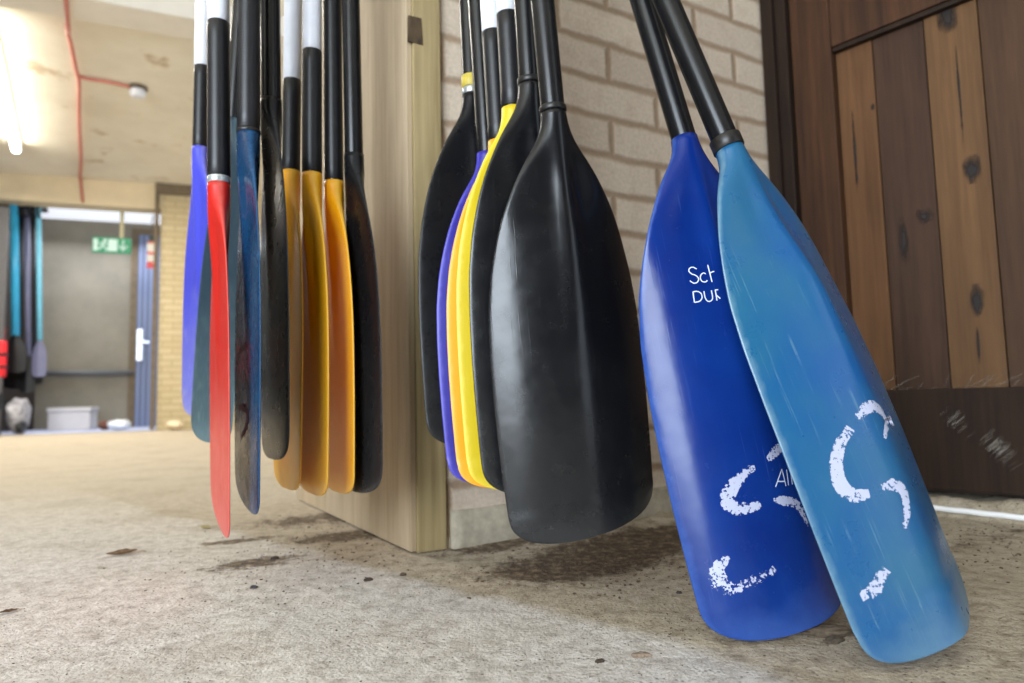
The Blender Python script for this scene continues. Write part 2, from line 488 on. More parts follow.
def mat_floor():
    k = NM('rough_concrete'); P = k.geo(); s = k.sep(P)
    def dist_line(a, b):       # signed distance, python side
        d = (b-a).normalized(); n = Vector((-d.y, d.x, 0))
        c = -(a.dot(n))
        return k.math('ADD', k.math('ADD', k.math('MULTIPLY', s[0], n.x), k.math('MULTIPLY', s[1], n.y)), c)
    n1 = k.noise(P, 5, 5, 0.6); n2 = k.noise(P, 45, 5, 0.7); n3 = k.noise(P, 190, 3, 0.6); nb = k.noise(P, 1.2, 3)
    grey = k.ramp(n2, [(0.30, srgb(172, 163, 154)), (0.5, srgb(214, 207, 199)), (0.72, srgb(234, 229, 223))])
    beige = k.ramp(n2, [(0.28, srgb(134, 120, 102)), (0.5, srgb(186, 172, 150)), (0.72, srgb(206, 194, 174))])
    warm = k.ramp(n2, [(0.30, srgb(188, 174, 152)), (0.7, srgb(208, 196, 174))])
    a = floor_at(340, 560); b = floor_at(600, 628); 
    dl = dist_line(a, b)
    side = k.band(k.math('ADD', dl, k.math('MULTIPLY', k.math('SUBTRACT', n1, 0.5), 0.10)), -0.005, 0.025)
    # toward the far room the slab turns buff
    far = k.band(k.math('ADD', s[1], k.math('MULTIPLY', n1, 0.4)), 1.2, 2.6)
    col = k.mix(side, grey, beige)
    col = k.mix(far, col, warm)
    # faint blotches
    col = k.mix(k.math('MULTIPLY', k.band(n1, 0.50, 0.72), 0.35), col, srgb(142, 124, 100))
    col = k.mix(k.math('MULTIPLY', k.band(k.noise(P, 16, 5, 0.7), 0.58, 0.74), 0.35), col, srgb(214, 208, 200))
    # soil patches (position, radii, amount)
    spots = [((590, 560), .19, .09, 1.3), ((655, 540), .18, .09, 1.3), ((500, 545), .13, .05, .9), ((345, 535), .12, .06, 1.0), ((300, 520), .14, .10, .72), ((255, 562), .10, .05, .85),
             ((350, 515), .10, .10, .95), ((235, 540), .10, .03, .8), ((835, 632), .07, .02, .5), ((1000, 535), .3, .06, .45), ((90, 590), .2, .02, .2), ((610, 545), .22, .09, .8), ((450, 560), .12, .03, .35)]
    tot = None
    for (pp, ru, rv, am) in spots:
        c = floor_at(*pp)
        du = k.math('ADD', k.math('ADD', k.math('MULTIPLY', s[0], UD.x/ru), k.math('MULTIPLY', s[1], UD.y/ru)), -(c.dot(UD))/ru)
        dv = k.math('ADD', k.math('ADD', k.math('MULTIPLY', s[0], VD.x/rv), k.math('MULTIPLY', s[1], VD.y/rv)), -(c.dot(VD))/rv)
        r2 = k.math('ADD', k.math('MULTIPLY', du, du), k.math('MULTIPLY', dv, dv))
        g = k.math('MULTIPLY', k.math('POWER', 2.718, k.math('MULTIPLY', r2, -1.0)), am)
        tot = g if tot is None else k.math('MAXIMUM', tot, g)
    nd = k.math('ADD', k.math('MULTIPLY', k.noise(P, 24, 6, 0.75), 0.7), k.math('MULTIPLY', n3, 0.3))
    dm = k.band(k.math('ADD', tot, k.math('MULTIPLY', k.math('SUBTRACT', nd, 0.5), 2.3)), 0.36, 0.66)
    soil = k.ramp(k.noise(P, 60, 5, 0.7), [(0.32, srgb(34, 26, 20)), (0.50, srgb(78, 60, 44)), (0.66, srgb(156, 136, 108))])
    col = k.mix(k.math('MULTIPLY', dm, 0.9), col, soil)
    # dark grit specks and pale aggregate
    vd = k.voro(P, 120); vm = k.noise(P, 7, 3)
    sp = k.math('MULTIPLY', k.math('SUBTRACT', 1.0, k.band(vd, 0.12, 0.22)), k.band(vm, 0.40, 0.56))
    col = k.mix(k.math('MULTIPLY', sp, 0.75), col, srgb(80, 70, 60))
    vd2 = k.voro(P, 260)
    sp2 = k.math('MULTIPLY', k.math('SUBTRACT', 1.0, k.band(vd2, 0.14, 0.34)), k.band(k.noise(P, 13, 3), 0.38, 0.52))
    col = k.mix(k.math('MULTIPLY', sp2, 0.6), col, srgb(112, 100, 88))
    col = k.mix(k.math('MULTIPLY', k.band(k.noise(P, 420, 2), 0.5, 0.72), 0.35), col, srgb(128, 118, 106))
    h = k.math('ADD', k.math('MULTIPLY', n2, 0.8), k.math('MULTIPLY', n3, 0.8))
    h = k.math('SUBTRACT', h, k.math('MULTIPLY', sp, 0.5))
    nn = k.bump(h, 0.55, 0.006)
    return k.fin(col, 0.85, nn, spec=0.25)
def floor_mesh():
    bm = bmesh.new()
    def lin(a, b, n): return [a+(b-a)*i/n for i in range(n)]
    xs = lin(-6.5, -1.6, 12)+lin(-1.6, 1.9, 260)+lin(1.9, 3.2, 5)+[3.2]
    ys = lin(-3.4, 0.25, 8)+lin(0.25, 2.1, 160)+lin(2.1, 9.5, 26)+[9.5]
    vs = {}
    for i, x in enumerate(xs):
        for j, y in enumerate(ys):
            near = -1.7 < x < 2.0 and 0.2 < y < 2.2
            vs[i, j] = bm.verts.new((x, y, (fh(x, y)+dirt_h(x, y)) if near else -0.002))
    for i in range(len(xs)-1):
        for j in range(len(ys)-1):
            bm.faces.new((vs[i, j], vs[i+1, j], vs[i+1, j+1], vs[i, j+1]))
    return bm
M_floor = mat_floor()
tag(obj('floor', floor_mesh(), M_floor, smooth=True), kind='structure')

# ---- brick wall
def mat_brick(name, c1, c2, cm, bw=0.225, rh=0.075, offx=0.0, offz=0.0, distort=0.006, bstr=0.6):
    k = NM(name); co = k.coord()                    # object space: x along wall, z up
    n = k.noise(co, 11, 4, out='Color')
    sub = k.n.new('ShaderNodeVectorMath'); sub.operation = 'SUBTRACT'; k.l.new(n, sub.inputs[0]); sub.inputs[1].default_value = (0.5, 0.5, 0.5)
    scl = k.n.new('ShaderNodeVectorMath'); scl.operation = 'SCALE'; k.l.new(sub.outputs[0], scl.inputs[0]); scl.inputs['Scale'].default_value = distort*3
    add = k.n.new('ShaderNodeVectorMath'); k.l.new(co, add.inputs[0]); k.l.new(scl.outputs[0], add.inputs[1])
    s = k.sep(add.outputs[0])
    v = k.comb(k.math('ADD', s[0], offx), k.math('ADD', s[2], offz), 0.0)
    b = k.n.new('ShaderNodeTexBrick'); k.l.new(v, b.inputs['Vector'])
    b.offset = 0.5; b.inputs['Scale'].default_value = 1.0; b.inputs['Mortar Size'].default_value = 0.013
    b.inputs['Mortar Smooth'].default_value = 0.9; b.inputs['Brick Width'].default_value = bw; b.inputs['Row Height'].default_value = rh
    b.inputs['Color1'].default_value = c1; b.inputs['Color2'].default_value = c2; b.inputs['Mortar'].default_value = cm
    fine = k.noise(co, 130, 5, 0.7); mid = k.noise(co, 18, 4)
    col = k.mix(0.85, b.outputs[0], k.ramp(fine, [(0.25, (.70, .70, .70, 1)), (0.6, (1, 1, 1, 1))]), 'MULTIPLY')
    col = k.mix(k.math('MULTIPLY', k.band(mid, 0.5, 0.75), 0.4), col, cm)
    h = k.math('SUBTRACT', k.math('ADD', k.math('MULTIPLY', fine, 0.25), k.math('MULTIPLY', mid, 0.2)), b.outputs['Fac'])
    return k.fin(col, 0.9, k.bump(h, bstr, 0.005), spec=0.2)
# phase the joints: a bed joint seen at (764.5,63), a cross joint at (609,66)
RH = 0.082; BW = 0.262
q1 = wall_pt(764.5, 63.5); q2 = wall_pt(609, 66)
WX = lambda p: (p-wall_p0).dot(UD)
offz = (-q1.z) % RH + RH*4
row2 = math.floor((q2.z+offz)/RH)
offx = (-WX(q2)) % BW + BW*4
if row2 % 2 == 0: offx -= BW/2
M_brick = mat_brick('cream_brick', srgb(222, 205, 184), srgb(204, 187, 168), srgb(168, 144, 120), bw=BW, rh=RH, offx=offx, offz=offz, distort=0.006)
wx1 = WX(C_door)
bm = bmesh.new()
add_box(bm, (0, 0, -0.05), (wx1+0.0, 0.22, 3.0))
bmesh.ops.subdivide_edges(bm, edges=bm.edges[:], cuts=3, use_grid_fill=True)
o = obj('wall_brick', bm, M_brick); o.matrix_world = frame(wall_p0, UD, VD); tag(o, kind='structure')
# lowest course stands slightly proud, grey with cement
bm = bmesh.new()
k_ = simple('cement_footing', srgb(168, 158, 138), 0.9, 0.2, 60, bump=0.8)
nx = 40
pr = []
for i in range(nx+1):
    x = 0.012+(wx1-0.02)*i/nx
    t = 0.062+0.006*noise.noise(Vector((x*9, 1, 1)))
    d = -0.012-0.006*noise.noise(Vector((x*12, 4, 1)))
    pr.append([bm.verts.new((x, 0.01, -0.03)), bm.verts.new((x, d-0.004, -0.03)), bm.verts.new((x, d, t*0.5)), bm.verts.new((x, d*0.8, t-0.006)), bm.verts.new((x, d*0.4, t)), bm.verts.new((x, 0.01, t+0.004))])
for a, b in zip(pr, pr[1:]):
    for q in range(5): bm.faces.new((a[q], a[q+1], b[q+1], b[q]))
bm.faces.new(pr[0]); bm.faces.new(pr[-1][::-1])
o = obj('trim_1', bm, k_, smooth=True); o.matrix_world = frame(wall_p0, UD, VD); tag(o, kind='structure')

# ---- timber lining of the wall end: post face + side panel
M_post = wood('greenish_pine_post', srgb(148, 130, 92), srgb(182, 162, 120), rough=0.7, knots=0.0)
M_panel = wood('pale_plywood', srgb(172, 150, 120), srgb(200, 180, 150), rough=0.65)
post_w = 0.053
F_post = frame(wall_p0, UD, VD)
bm = bmesh.new(); add_box(bm, (-post_w, -0.012, 0), (0.0, 0.06, 3.0), 0.0025)
post = obj('timber_post', bm, M_post); post.matrix_world = F_post
tag(post, 'pale greenish timber post standing at the end of the brick wall', 'post')
k = NM('dark_knot'); M_knot = k.fin(k.ramp(k.noise(k.coord(scale=(1, 1, .3)), 90, 4), [(.3, srgb(54, 40, 28)), (.7, srgb(96, 78, 54))]), .8)
kp = on_plane(415, 30, wall_p0-VD*0.012, VD); kl = F_post.inverted() @ kp
bm = bmesh.new()
add_box(bm, (kl.x-0.013, -0.0135, kl.z-0.024), (kl.x+0.013, -0.009, kl.z+0.024), 0.001)
for v in bm.verts:
    v.co.x += 0.003*noise.noise(v.co*60); v.co.z += 0.002*noise.noise(v.co*70)
tag(obj('knot_plug', bm, M_knot, post), 'dark brown plug let into the post')
bm = bmesh.new(); add_box(bm, (-post_w-0.010, -0.006, 0.002), (-post_w-0.0005, 0.80, 3.0), 0.0015)
pan = obj('trim_2', bm, M_panel); pan.matrix_world = F_post; tag(pan, kind='structure')

# ---- door on the right
F_door = frame(C_door, DD, DN)
BR = [srgb(96, 62, 38), srgb(74, 48, 32), srgb(122, 82, 48), srgb(84, 54, 34), srgb(100, 66, 40)]
M_dark = wood('black_brown_timber', srgb(34, 24, 18), srgb(56, 40, 30), rough=0.65)
M_stile = wood('red_brown_timber', srgb(54, 36, 26), srgb(88, 58, 38), rough=0.6)
M_rail = wood('dusty_dark_rail', srgb(36, 26, 20), srgb(60, 43, 32), rough=0.75)
M_pl = [wood('plank_%s' % n, a, b, rough=0.62, knots=kk) for n, a, b, kk in (
    ('orange', srgb(90, 62, 40), srgb(114, 80, 52), 0.0), ('umber', srgb(60, 43, 33), srgb(80, 57, 43), 0.0),
    ('tan', srgb(96, 69, 46), srgb(120, 88, 58), 0.0), ('brown', srgb(72, 51, 37), srgb(90, 65, 47), 0.0))]
def door_x(px, py): 
    p = on_plane(px, py, C_door, DN); return (p-C_door).dot(DD)
def door_z(px, py): return on_plane(px, py, C_door, DN).z
door = empty('door_1', F_door); tag(door, kind='structure')
x_j0 = 0.0; x_j1 = door_x(798, 150); x_s1 = door_x(838, 150)
z_top = door_z(890, 24); z_rail = door_z(930, 389); z_bot = door_z(980, 491)
DW = 1.05
bm = bmesh.new(); add_box(bm, (x_j0+0.001, -0.035, 0.0), (x_j1*0.52, 0.06, 2.2), 0.003); add_box(bm, (x_j1*0.52-0.002, -0.02, 0.0), (x_j1-0.003, 0.06, 2.2), 0.003)
o = obj('door_jamb', bm, M_dark, door)
bm = bmesh.new(); add_box(bm, (x_j1, -0.004, z_bot), (x_s1, 0.04, 2.1), 0.003)
obj('door_stile', bm, M_stile, door)
bm = bmesh.new(); add_box(bm, (x_s1+0.0008, -0.004, z_top), (DW, 0.04, z_top+0.2), 0.004)
obj('door_rail', bm, M_stile, door)
# dark moulding under that rail
bm = bmesh.new(); add_box(bm, (x_s1+0.0008, 0.0, z_top-0.012), (DW, 0.02, z_top-0.0005), 0.004)
obj('rail_moulding', bm, M_dark, door)
bm = bmesh.new(); add_box(bm, (x_s1+0.0008, -0.012, z_bot), (DW, 0.04, z_rail), 0.003)
for v in bm.verts:
    if v.co.z < z_bot+0.01: v.co.z += 0.006*noise.noise(Vector((v.co.x*9, 0, 0)))
obj('door_rail', bm, M_rail, door)
edges = [x_s1+0.0008, door_x(880, 200), door_x(934, 200), door_x(991, 200), door_x(1060, 200), door_x(1130, 200), DW]
pm = [0, 1, 2, 3, 2, 1]
pl_lab = ['narrow orange-brown plank with a dark split', 'dark umber plank', 'tan plank with a black knot', 'brown plank at picture edge', None, None]
for i in range(6):
    bm = bmesh.new(); a, b = edges[i]+0.0012, edges[i+1]-0.0012
    add_box(bm, (a, 0.016+0.001*(i % 2), z_rail-0.0), (b, 0.036, z_top+0.0), 0.0016)
    o = obj('plank', bm, M_pl[pm[i]], door)
    if pl_lab[i]: o['label'] = pl_lab[i]
# specific knots and splits on the planks: dark stains with their own shape
M_stain = NM('black_knot_stain')
_s = M_stain; uvv = _s.sep(_s.coord('UV'))
_r = _s.math('ADD', _s.math('POWER', _s.math('SUBTRACT', uvv[0], .5), 2.0), _s.math('POWER', _s.math('SUBTRACT', uvv[1], .5), 2.0))
_a = _s.math('SUBTRACT', 1.0, _s.band(_s.math('ADD', _s.math('SQRT', _r), _s.math('MULTIPLY', _s.noise(_s.coord(scale=(1, 1, .4)), 45, 6), 1.0)), .62, 1.0))
_s.l.new(_a, _s.b.inputs['Alpha']); M_stain = _s.fin(srgb(30, 20, 15), .7)
def stain(px, py, w, h, yy):
    x, z = door_x(px, py), door_z(px, py)
    bm = bmesh.new(); uvl = bm.loops.layers.uv.new('UVMap')
    vs = [bm.verts.new((x+a*w/2, yy, z+b*h/2)) for a, b in ((-1, -1), (1, -1), (1, 1), (-1, 1))]
    f = bm.faces.new(vs)
    for l, c in zip(f.loops, ((0, 0), (1, 0), (1, 1), (0, 1))): l[uvl].uv = c
    return tag(obj('knot_stain', bm, M_stain, door), 'black knot stain')
stain(969, 168, .034, .060, .0148); stain(957, 90, .006, .22, .0148); stain(944, 8, .04, .10, .0148); stain(852, 150, .007, .20, .0148)
stain(975, 300, .030, .07, .0148); stain(901, 238, .022, .10, .0148); stain(922, 215, .036, .036, .0148); stain(870, 105, .009, .014, .0148); stain(976, 345, .006, .09, .0148)
# cobwebs strung over the plank feet
M_web = NM('dusty_cobweb'); _w = M_web
_w.b.inputs['Alpha'].default_value = 0.22; M_web = _w.fin(_w.ramp(_w.noise(_w.coord(), 90), [(.3, srgb(150, 140, 128)), (.7, srgb(190, 182, 170))]), .9)
bm = bmesh.new()
for i in range(60):
    x = random.uniform(x_s1+0.01, 0.62); z = z_rail+random.uniform(-0.004, 0.002)
    pts = []; l = random.uniform(.02, .07); ang = random.uniform(-.5, 1.2)
    for q in range(5):
        t = q/4; pts.append(Vector((x+l*t*math.cos(ang)+random.uniform(-.002, .002), 0.011-0.002*t, z+l*t*math.sin(ang)*.7)))
    add_tube(bm, pts, random.uniform(.00025, .0007), 5)
for (px, py, n) in ((1000, 447, 60), (957, 420, 22)):
    x, z = door_x(px, py), door_z(px, py)
    for i in range(n):
        a = random.gauss(.75, .12); off = random.gauss(0, .010)
        l = random.uniform(.012, .04)
        p0 = Vector((x+off, -0.0135, z-off+random.gauss(0, .004)))
        add_tube(bm, [p0-Vector((math.cos(a), 0, math.sin(a)))*l/2, p0+Vector((math.cos(a), 0, math.sin(a)))*l/2], random.uniform(.0002, .0005), 5)
tag(obj('cobweb', bm, M_web, door), 'pale dusty cobwebs', kind='stuff')
# wall above / beyond the door and behind camera on the right
M_plain = simple('grey_render', srgb(84, 74, 64), 0.9, 0.15, 12, bump=0.5)
bm = bmesh.new(); add_box(bm, (0, -0.0, 2.2), (DW+0.02, 0.2, 3.0)); add_box(bm, (DW+0.022, -0.03, 0.0), (3.6, 0.2, 3.0))
add_box(bm, (0.002, 0.062, -0.02), (DW+0.02, 0.075, 2.2))
o = obj('wall_right', bm, M_plain); o.matrix_world = F_door; tag(o, kind='structure')
# white pipe along the ledge
M_pipe = simple('white_pipe', srgb(250, 250, 250), 0.35, 0.02, 30, bump=0.03)
bm = bmesh.new(); pts = []
for i in range(30):
    px = 890+205*i/29; py = 508.0+(px-935)*0.112
    p = on_plane(px, py, C_door-DN*0.055, DN)
    pts.append(p+Vector((0, 0, 0.0004*math.sin(i*1.3))))
add_tube(bm, pts, 0.0056, 12)
o = obj('white_pipe', bm, M_pipe, smooth=True); tag(o, 'thin bright white pipe lying on the ledge below the brown door', 'pipe')

# ================================================================== FAR ROOM
DF = 8.0
Q = floor_at(160, 430)
EV = vpdir(2500); EN = Vector((-EV.y, EV.x, 0))
F_far = frame(Q, EV, EN)
FI = F_far.inverted()
def fp(px, py, back=0.0):               # far-wall local coordinates of a pixel, `back` metres behind the wall face
    p = on_plane(px, py, Q+EN*back, EN); l = FI @ p; return l
def far(o, yes=True):
    o.matrix_world = F_far; return o
HC = 2.97
M_cream = simple('cream_wall_paint', srgb(218, 200, 166), 0.85, 0.06, 5, bump=0.3)
M_ceil = None
k = NM('cream_ceiling'); P = k.geo()
cc = k.ramp(k.noise(P, 1.6, 4), [(.35, srgb(226, 218, 200)), (.65, srgb(240, 234, 218))])
cc = k.mix(k.math('MULTIPLY', k.band(k.noise(P, 3.1, 4), .62, .72), .6), cc, srgb(170, 138, 84))
M_ceil = k.fin(cc, .9, k.bump(k.noise(P, 30), .3, .004))
bm = bmesh.new(); add_box(bm, (-9, -3.4, HC), (3.4, 12.5, HC+0.15)); tag(obj('ceiling', bm, M_ceil), kind='structure')
xl = fp(-60, 300).x; xr = fp(159, 300).x; zt = fp(80, 204).z
M_fbrick = mat_brick('buff_far_brick', srgb(206, 190, 152), srgb(196, 178, 140), srgb(180, 160, 124), distort=0.003, bstr=0.3)
bm = bmesh.new()
add_box(bm, (xr, 0, -0.02), (xr+4.6, 0.25, HC+0.001))
far(tag(obj('wall_back', bm, M_fbrick), kind='structure'))
bm = bmesh.new(); add_box(bm, (xl-0.3, 0.0, zt), (xr-0.001, 0.25, HC)); far(tag(obj('trim_3', bm, M_cream), kind='structure'))
bm = bmesh.new(); add_box(bm, (xl-2.5, 0.0, -0.02), (xl-0.3, 0.25, HC)); far(tag(obj('wall_far_left', bm, simple('dark_reflection_far_wall', srgb(52, 44, 38), .8, .2, 6)), kind='structure'))  # unseen wall end, made dark so the left blades mirror less brightness
# dark concrete cap and edge strip on the brick pier
M_cap = simple('dark_cement', srgb(112, 98, 78), 0.9, 0.2, 20, bump=0.5)
a = fp(156, 194); b = fp(196, 182)
bm = bmesh.new(); add_box(bm, (a.x, -0.06, a.z), (b.x+.2, -0.0005, b.z), 0.01); add_box(bm, (a.x, -0.06, -0.0), (a.x+0.04, -0.0005, a.z-0.001), 0.01)
far(tag(obj('trim_4', bm, M_cap), kind='structure'))
# passage beyond the opening
PB = 1.7
M_conc = simple('grey_far_concrete', srgb(136, 130, 116), 0.9, 0.16, 2.2, bump=0.4)
bl = fp(-80, 300, PB).x; brr = fp(185, 300, PB).x
bm = bmesh.new(); add_box(bm, (bl-.5, PB, -0.3), (brr+1, PB+0.2, 4.0)); far(tag(obj('wall_passage', bm, M_conc), kind='structure'))
M_sill = simple('daylit_sill', srgb(196, 204, 232), 0.8, 0.06, 8, bump=0.2)  # pale blue puts the daylight falling on the sill into its colour
bm = bmesh.new(); add_box(bm, (xl-.4, -0.06, -0.05), (xr-0.005, PB, 0.006)); far(tag(obj('trim_5', bm, M_sill), kind='structure'))
# bright roof-light strip above passage
M_sky = emis('daylit_roof_panel', (0.86, 0.90, 1.0, 1), .8)
zr = fp(80, 220, PB-.02).z
bm = bmesh.new(); add_box(bm, (bl-.5, 0.3, zr), (brr+.6, PB-0.002, zr+.03))
far(tag(obj('window_1', bm, M_sky), kind='structure'))
# steel door
M_steel = NM('blue_grey_ribbed_steel'); _k = M_steel
wv = _k.n.new('ShaderNodeTexWave'); wv.bands_direction = 'X'; wv.inputs['Scale'].default_value = 4.5; wv.inputs['Distortion'].default_value = .2
_k.l.new(_k.coord(), wv.inputs[0])
M_steel = _k.fin(_k.ramp(wv.outputs[1], [(.2, srgb(92, 100, 124)), (.8, srgb(118, 132, 168))]), .5, _k.bump(wv.outputs[1], .6, .01))
a = fp(134, 424, PB-.1); b = fp(166, 236, PB-.1)
bm = bmesh.new(); add_box(bm, (a.x, PB-.1, 0.0), (b.x, PB-.05, b.z), 0.01)
ds = far(tag(obj('door_2', bm, M_steel), kind='structure'))
h = fp(139.5, 345, PB-.12)
bm = bmesh.new(); add_box(bm, (h.x-.04, PB-.13, h.z-.22), (h.x+.04, PB-.1005, h.z+.22), .01); add_tube(bm, [Vector((h.x, PB-.13, h.z+.04)), Vector((h.x, PB-.19, h.z+.04)), Vector((h.x+.13, PB-.19, h.z+.03))], .016, 10)
hd = obj('door_handle', bm, simple('bright_handle', srgb(214, 220, 232), .3, .1, 20, .7)); hd.parent = ds
bm = bmesh.new(); add_box(bm, (a.x-.1, PB-.04, 0.0), (a.x-.003, PB-.0005, b.z+.1), .005); add_box(bm, (a.x-.003, PB-.04, b.z+.012), (b.x+.05, PB-.0005, b.z+.1), .005)
far(tag(obj('trim_6', bm, M_cap), kind='structure'))
# pipe rail on passage wall
a = fp(40, 373, PB-.07); b = fp(132, 376, PB-.07)
M_gp = simple('grey_rail_paint', srgb(96, 98, 100), .5, .1, 20)
bm = bmesh.new(); add_tube(bm, [Vector((a.x-.5, PB-.06, a.z)), Vector((b.x, PB-.06, a.z))], .035, 14)
for t in (0.0, .5, 1.0):
    x = a.x+(b.x-a.x)*t; add_tube(bm, [Vector((x, PB-.06, a.z)), Vector((x, PB-.001, a.z))], .02, 8)
far(tag(obj('pipe_rail', bm, M_gp, smooth=True), 'grey horizontal pipe rail fixed along the far concrete wall', 'rail'))
# exit sign
M_green = emis('lit_green', srgb(30, 130, 90), .3); M_signw = emis('lit_white', srgb(180, 205, 196), .35)
sb = 0.35
a = fp(92, 252, sb); b = fp(131, 238.5, sb)
es = empty('exit_sign', F_far @ Matrix.Translation(Vector(((a.x+b.x)/2, sb, a.z))))
tag(es, 'green running man exit sign hanging in the far opening', 'sign')
W_ = (b.x-a.x); H_ = b.z-a.z
bm = bmesh.new(); add_box(bm, (-W_/2, 0, 0), (W_/2, .05, H_), .006)
obj('sign_body', bm, M_green, es)
bm = bmesh.new()
add_box(bm, (-W_*.47, -.004, H_*.12), (-W_*.36, -.0005, H_*.88)); obj('door_symbol', bm, M_signw, es); bm = bmesh.new()
cx = W_*.02
add_box(bm, (cx-.045, -.004, H_*.12), (cx+.055, -.0005, H_*.88))
obj('door_symbol', bm, M_signw, es)
bm = bmesh.new()                          # running figure
mx = -W_*.22
add_lathe(bm, [(.02, -.0045), (.02, -.0008)], 14, Matrix.Translation((mx+.02, 0, H_*.80)) @ Matrix.Rotation(math.pi/2, 4, 'X') @ Matrix.Translation((0, 0, .005)))
for p0, p1, rr in (((.01, .68), (-.01, .42), .018), ((-.01, .42), (.045, .28), .012), ((.045, .28), (.03, .10), .011), ((-.01, .42), (-.03, .25), .012), ((-.03, .25), (-.085, .22), .011), ((.01, .66), (.055, .52), .009), ((.01, .66), (-.05, .55), .009)):
    add_tube(bm, [Vector((mx+p0[0], -.003, H_*p0[1])), Vector((mx+p1[0], -.003, H_*p1[1]))], [rr*.9, rr*.8], 8)
obj('running_figure', bm, M_signw, es)
bm = bmesh.new()                          # arrow
ax = W_*.30
add_tube(bm, [Vector((ax, -.003, H_*.85)), Vector((ax, -.003, H_*.2))], .010, 8)
for s_ in (-1, 1): add_tube(bm, [Vector((ax, -.003, H_*.18)), Vector((ax+s_*.04, -.003, H_*.48))], .010, 8)
obj('arrow', bm, M_signw, es)
bm = bmesh.new(); add_tube(bm, [Vector((W_*.24, .025, H_)), Vector((W_*.24, .025, zt-a.z+.35))], .022, 10)
obj('hanging_rod', bm, simple('cream_rod', srgb(200, 190, 150), .6), es)
# red and white notice by the steel door
sb = 0.5
a = fp(146.5, 268, sb); b = fp(156.5, 236, sb)
ex = empty('warning_sign', F_far @ Matrix.Translation(Vector(((a.x+b.x)/2, sb, a.z)))); tag(ex, 'narrow red and white sign with dark top beside the far steel door', 'sign')
w_ = (b.x-a.x)/2; h_ = b.z-a.z
for nm, z0, z1, c in (('red_panel', 0, .2, srgb(214, 70, 70)), ('white_panel', .2, .42, srgb(232, 224, 214)), ('red_band', .42, .5, srgb(222, 80, 70)), ('white_panel', .5, .76, srgb(236, 228, 216)), ('red_band', .76, .82, srgb(226, 110, 80)), ('dark_top', .82, 1.0, srgb(36, 56, 42))):
    q = .55 if nm == 'dark_top' else 1
    bm = bmesh.new(); add_box(bm, (-w_*q, 0, z0*h_+.001), (w_*q, .03, z1*h_-.001), .004); obj(nm, bm, simple(nm, c, .5), ex)
bm = bmesh.new(); add_tube(bm, [Vector((0, .015, h_)), Vector((0, .015, zt-a.z+.05))], .008, 8); obj('hanging_rod', bm, M_cap, ex)
# things on the passage floor
M_wplast = simple('white_storage_plastic', srgb(206, 204, 206), .6, .04, 10)
a = fp(46, 431, 0.9); b = fp(91, 408, 0.9)
bx = empty('storage_box', F_far @ Matrix.Translation(Vector(((a.x+b.x)/2, 0.9, 0.007)))); tag(bx, 'low white storage box standing on the passage floor by the concrete wall', 'box')
w_ = (b.x-a.x)/2; zb = fp(70, 408, .9).z
bm = bmesh.new(); add_box(bm, (-w_*.96, 0, 0), (w_*.96, .4, zb*.82), .02); obj('box_body', bm, M_wplast, bx)
bm = bmesh.new(); add_box(bm, (-w_, -.02, zb*.82+.001), (w_, .42, zb), .015); obj('lid', bm, M_wplast, bx)
def blob(name, px0, px1, pytop, back, mat, label, cat, dep=.2, flat=2.2):
    a = fp(px0, 425, back); b = fp(px1, pytop, back); w = (b.x-a.x)/2; h = max(.05, b.z)
    bm = bmesh.new(); bmesh.ops.create_icosphere(bm, subdivisions=4, radius=1)
    for v in bm.verts:
        c = v.co.copy(); n = 1+.12*noise.noise(c*1.7)
        v.co = Vector((math.copysign(abs(c.x)**.8, c.x)*w*n, math.copysign(abs(c.y)**.8, c.y)*dep*n, max(0, (c.z+1)/2)**.8*h*n))
    o = obj(name, bm, mat, smooth=True); o.matrix_world = F_far @ Matrix.Translation(Vector(((a.x+b.x)/2, back, .006))); return tag(o, label, cat)
blob('plastic_bag', 108, 131, 420, .3, simple('white_bag_plastic', srgb(236, 240, 244), .4), 'crumpled white plastic bag on the sill of the far opening', 'bag', .15)
blob('brown_bundle', 99, 111, 421, .6, simple('brown_cloth', srgb(110, 70, 56), .9), 'small reddish brown bundle behind the white bag', 'bundle', .12)
o = blob('white_brick', 166, 184, 421, -.25, simple('white_stone', srgb(240, 222, 188), .8), 'small white block lying at the foot of the far buff brick wall', 'block', .12)
# hanging gear at far left: kayak paddles
def farpole(x_px, y0, y1, back, mat, rad, label, blade=None, tilt=0):
    a = fp(x_px, y0, back); b = fp(x_px+tilt, y1, back)
    root = empty('hanging_paddle', F_far @ Matrix.Translation(Vector((b.x, back, b.z)))); tag(root, label, 'paddle', 'paddles hanging in the far opening')
    top = Vector((a.x-b.x, 0, a.z-b.z)); bm = bmesh.new()
    add_tube(bm, [Vector((0, 0, .42)) , top], rad, 12); obj('shaft', bm, mat, root, True)
    B = Blade(L=.46, dih=.2)
    bm = B.mesh(14, 24)
    for v in bm.verts: v.co = Vector((v.co.x*rad/.0158*.42, v.co.y*1.5, v.co.z+.45))
    obj('blade', bm, blade or mat, root, True)
    return root
M_cy = simple('cyan_gloss', srgb(60, 176, 226), .3, .1, 10); M_cy2 = simple('pale_cyan', srgb(120, 200, 226), .35, .1, 10)
M_bk = simple('black_gear', srgb(16, 17, 20), .5, .2, 20); M_lil = simple('lilac_grey', srgb(110, 112, 140), .35, .1, 20)
farpole(14, 205, 372, .25, M_cy, .045, 'cyan shafted paddle, leftmost hanging in the far opening', M_bk)
farpole(20, 203, 388, .45, M_bk, .05, 'black paddle hanging just right of the leftmost cyan one', M_bk, -4)
farpole(27, 203, 392, .35, M_lil, .03, 'lilac grey shafted paddle with black blade in the far opening', M_bk)
farpole(32, 203, 384, .55, M_bk, .05, 'black paddle hanging between two pale shafts in the far opening', M_bk, -2)
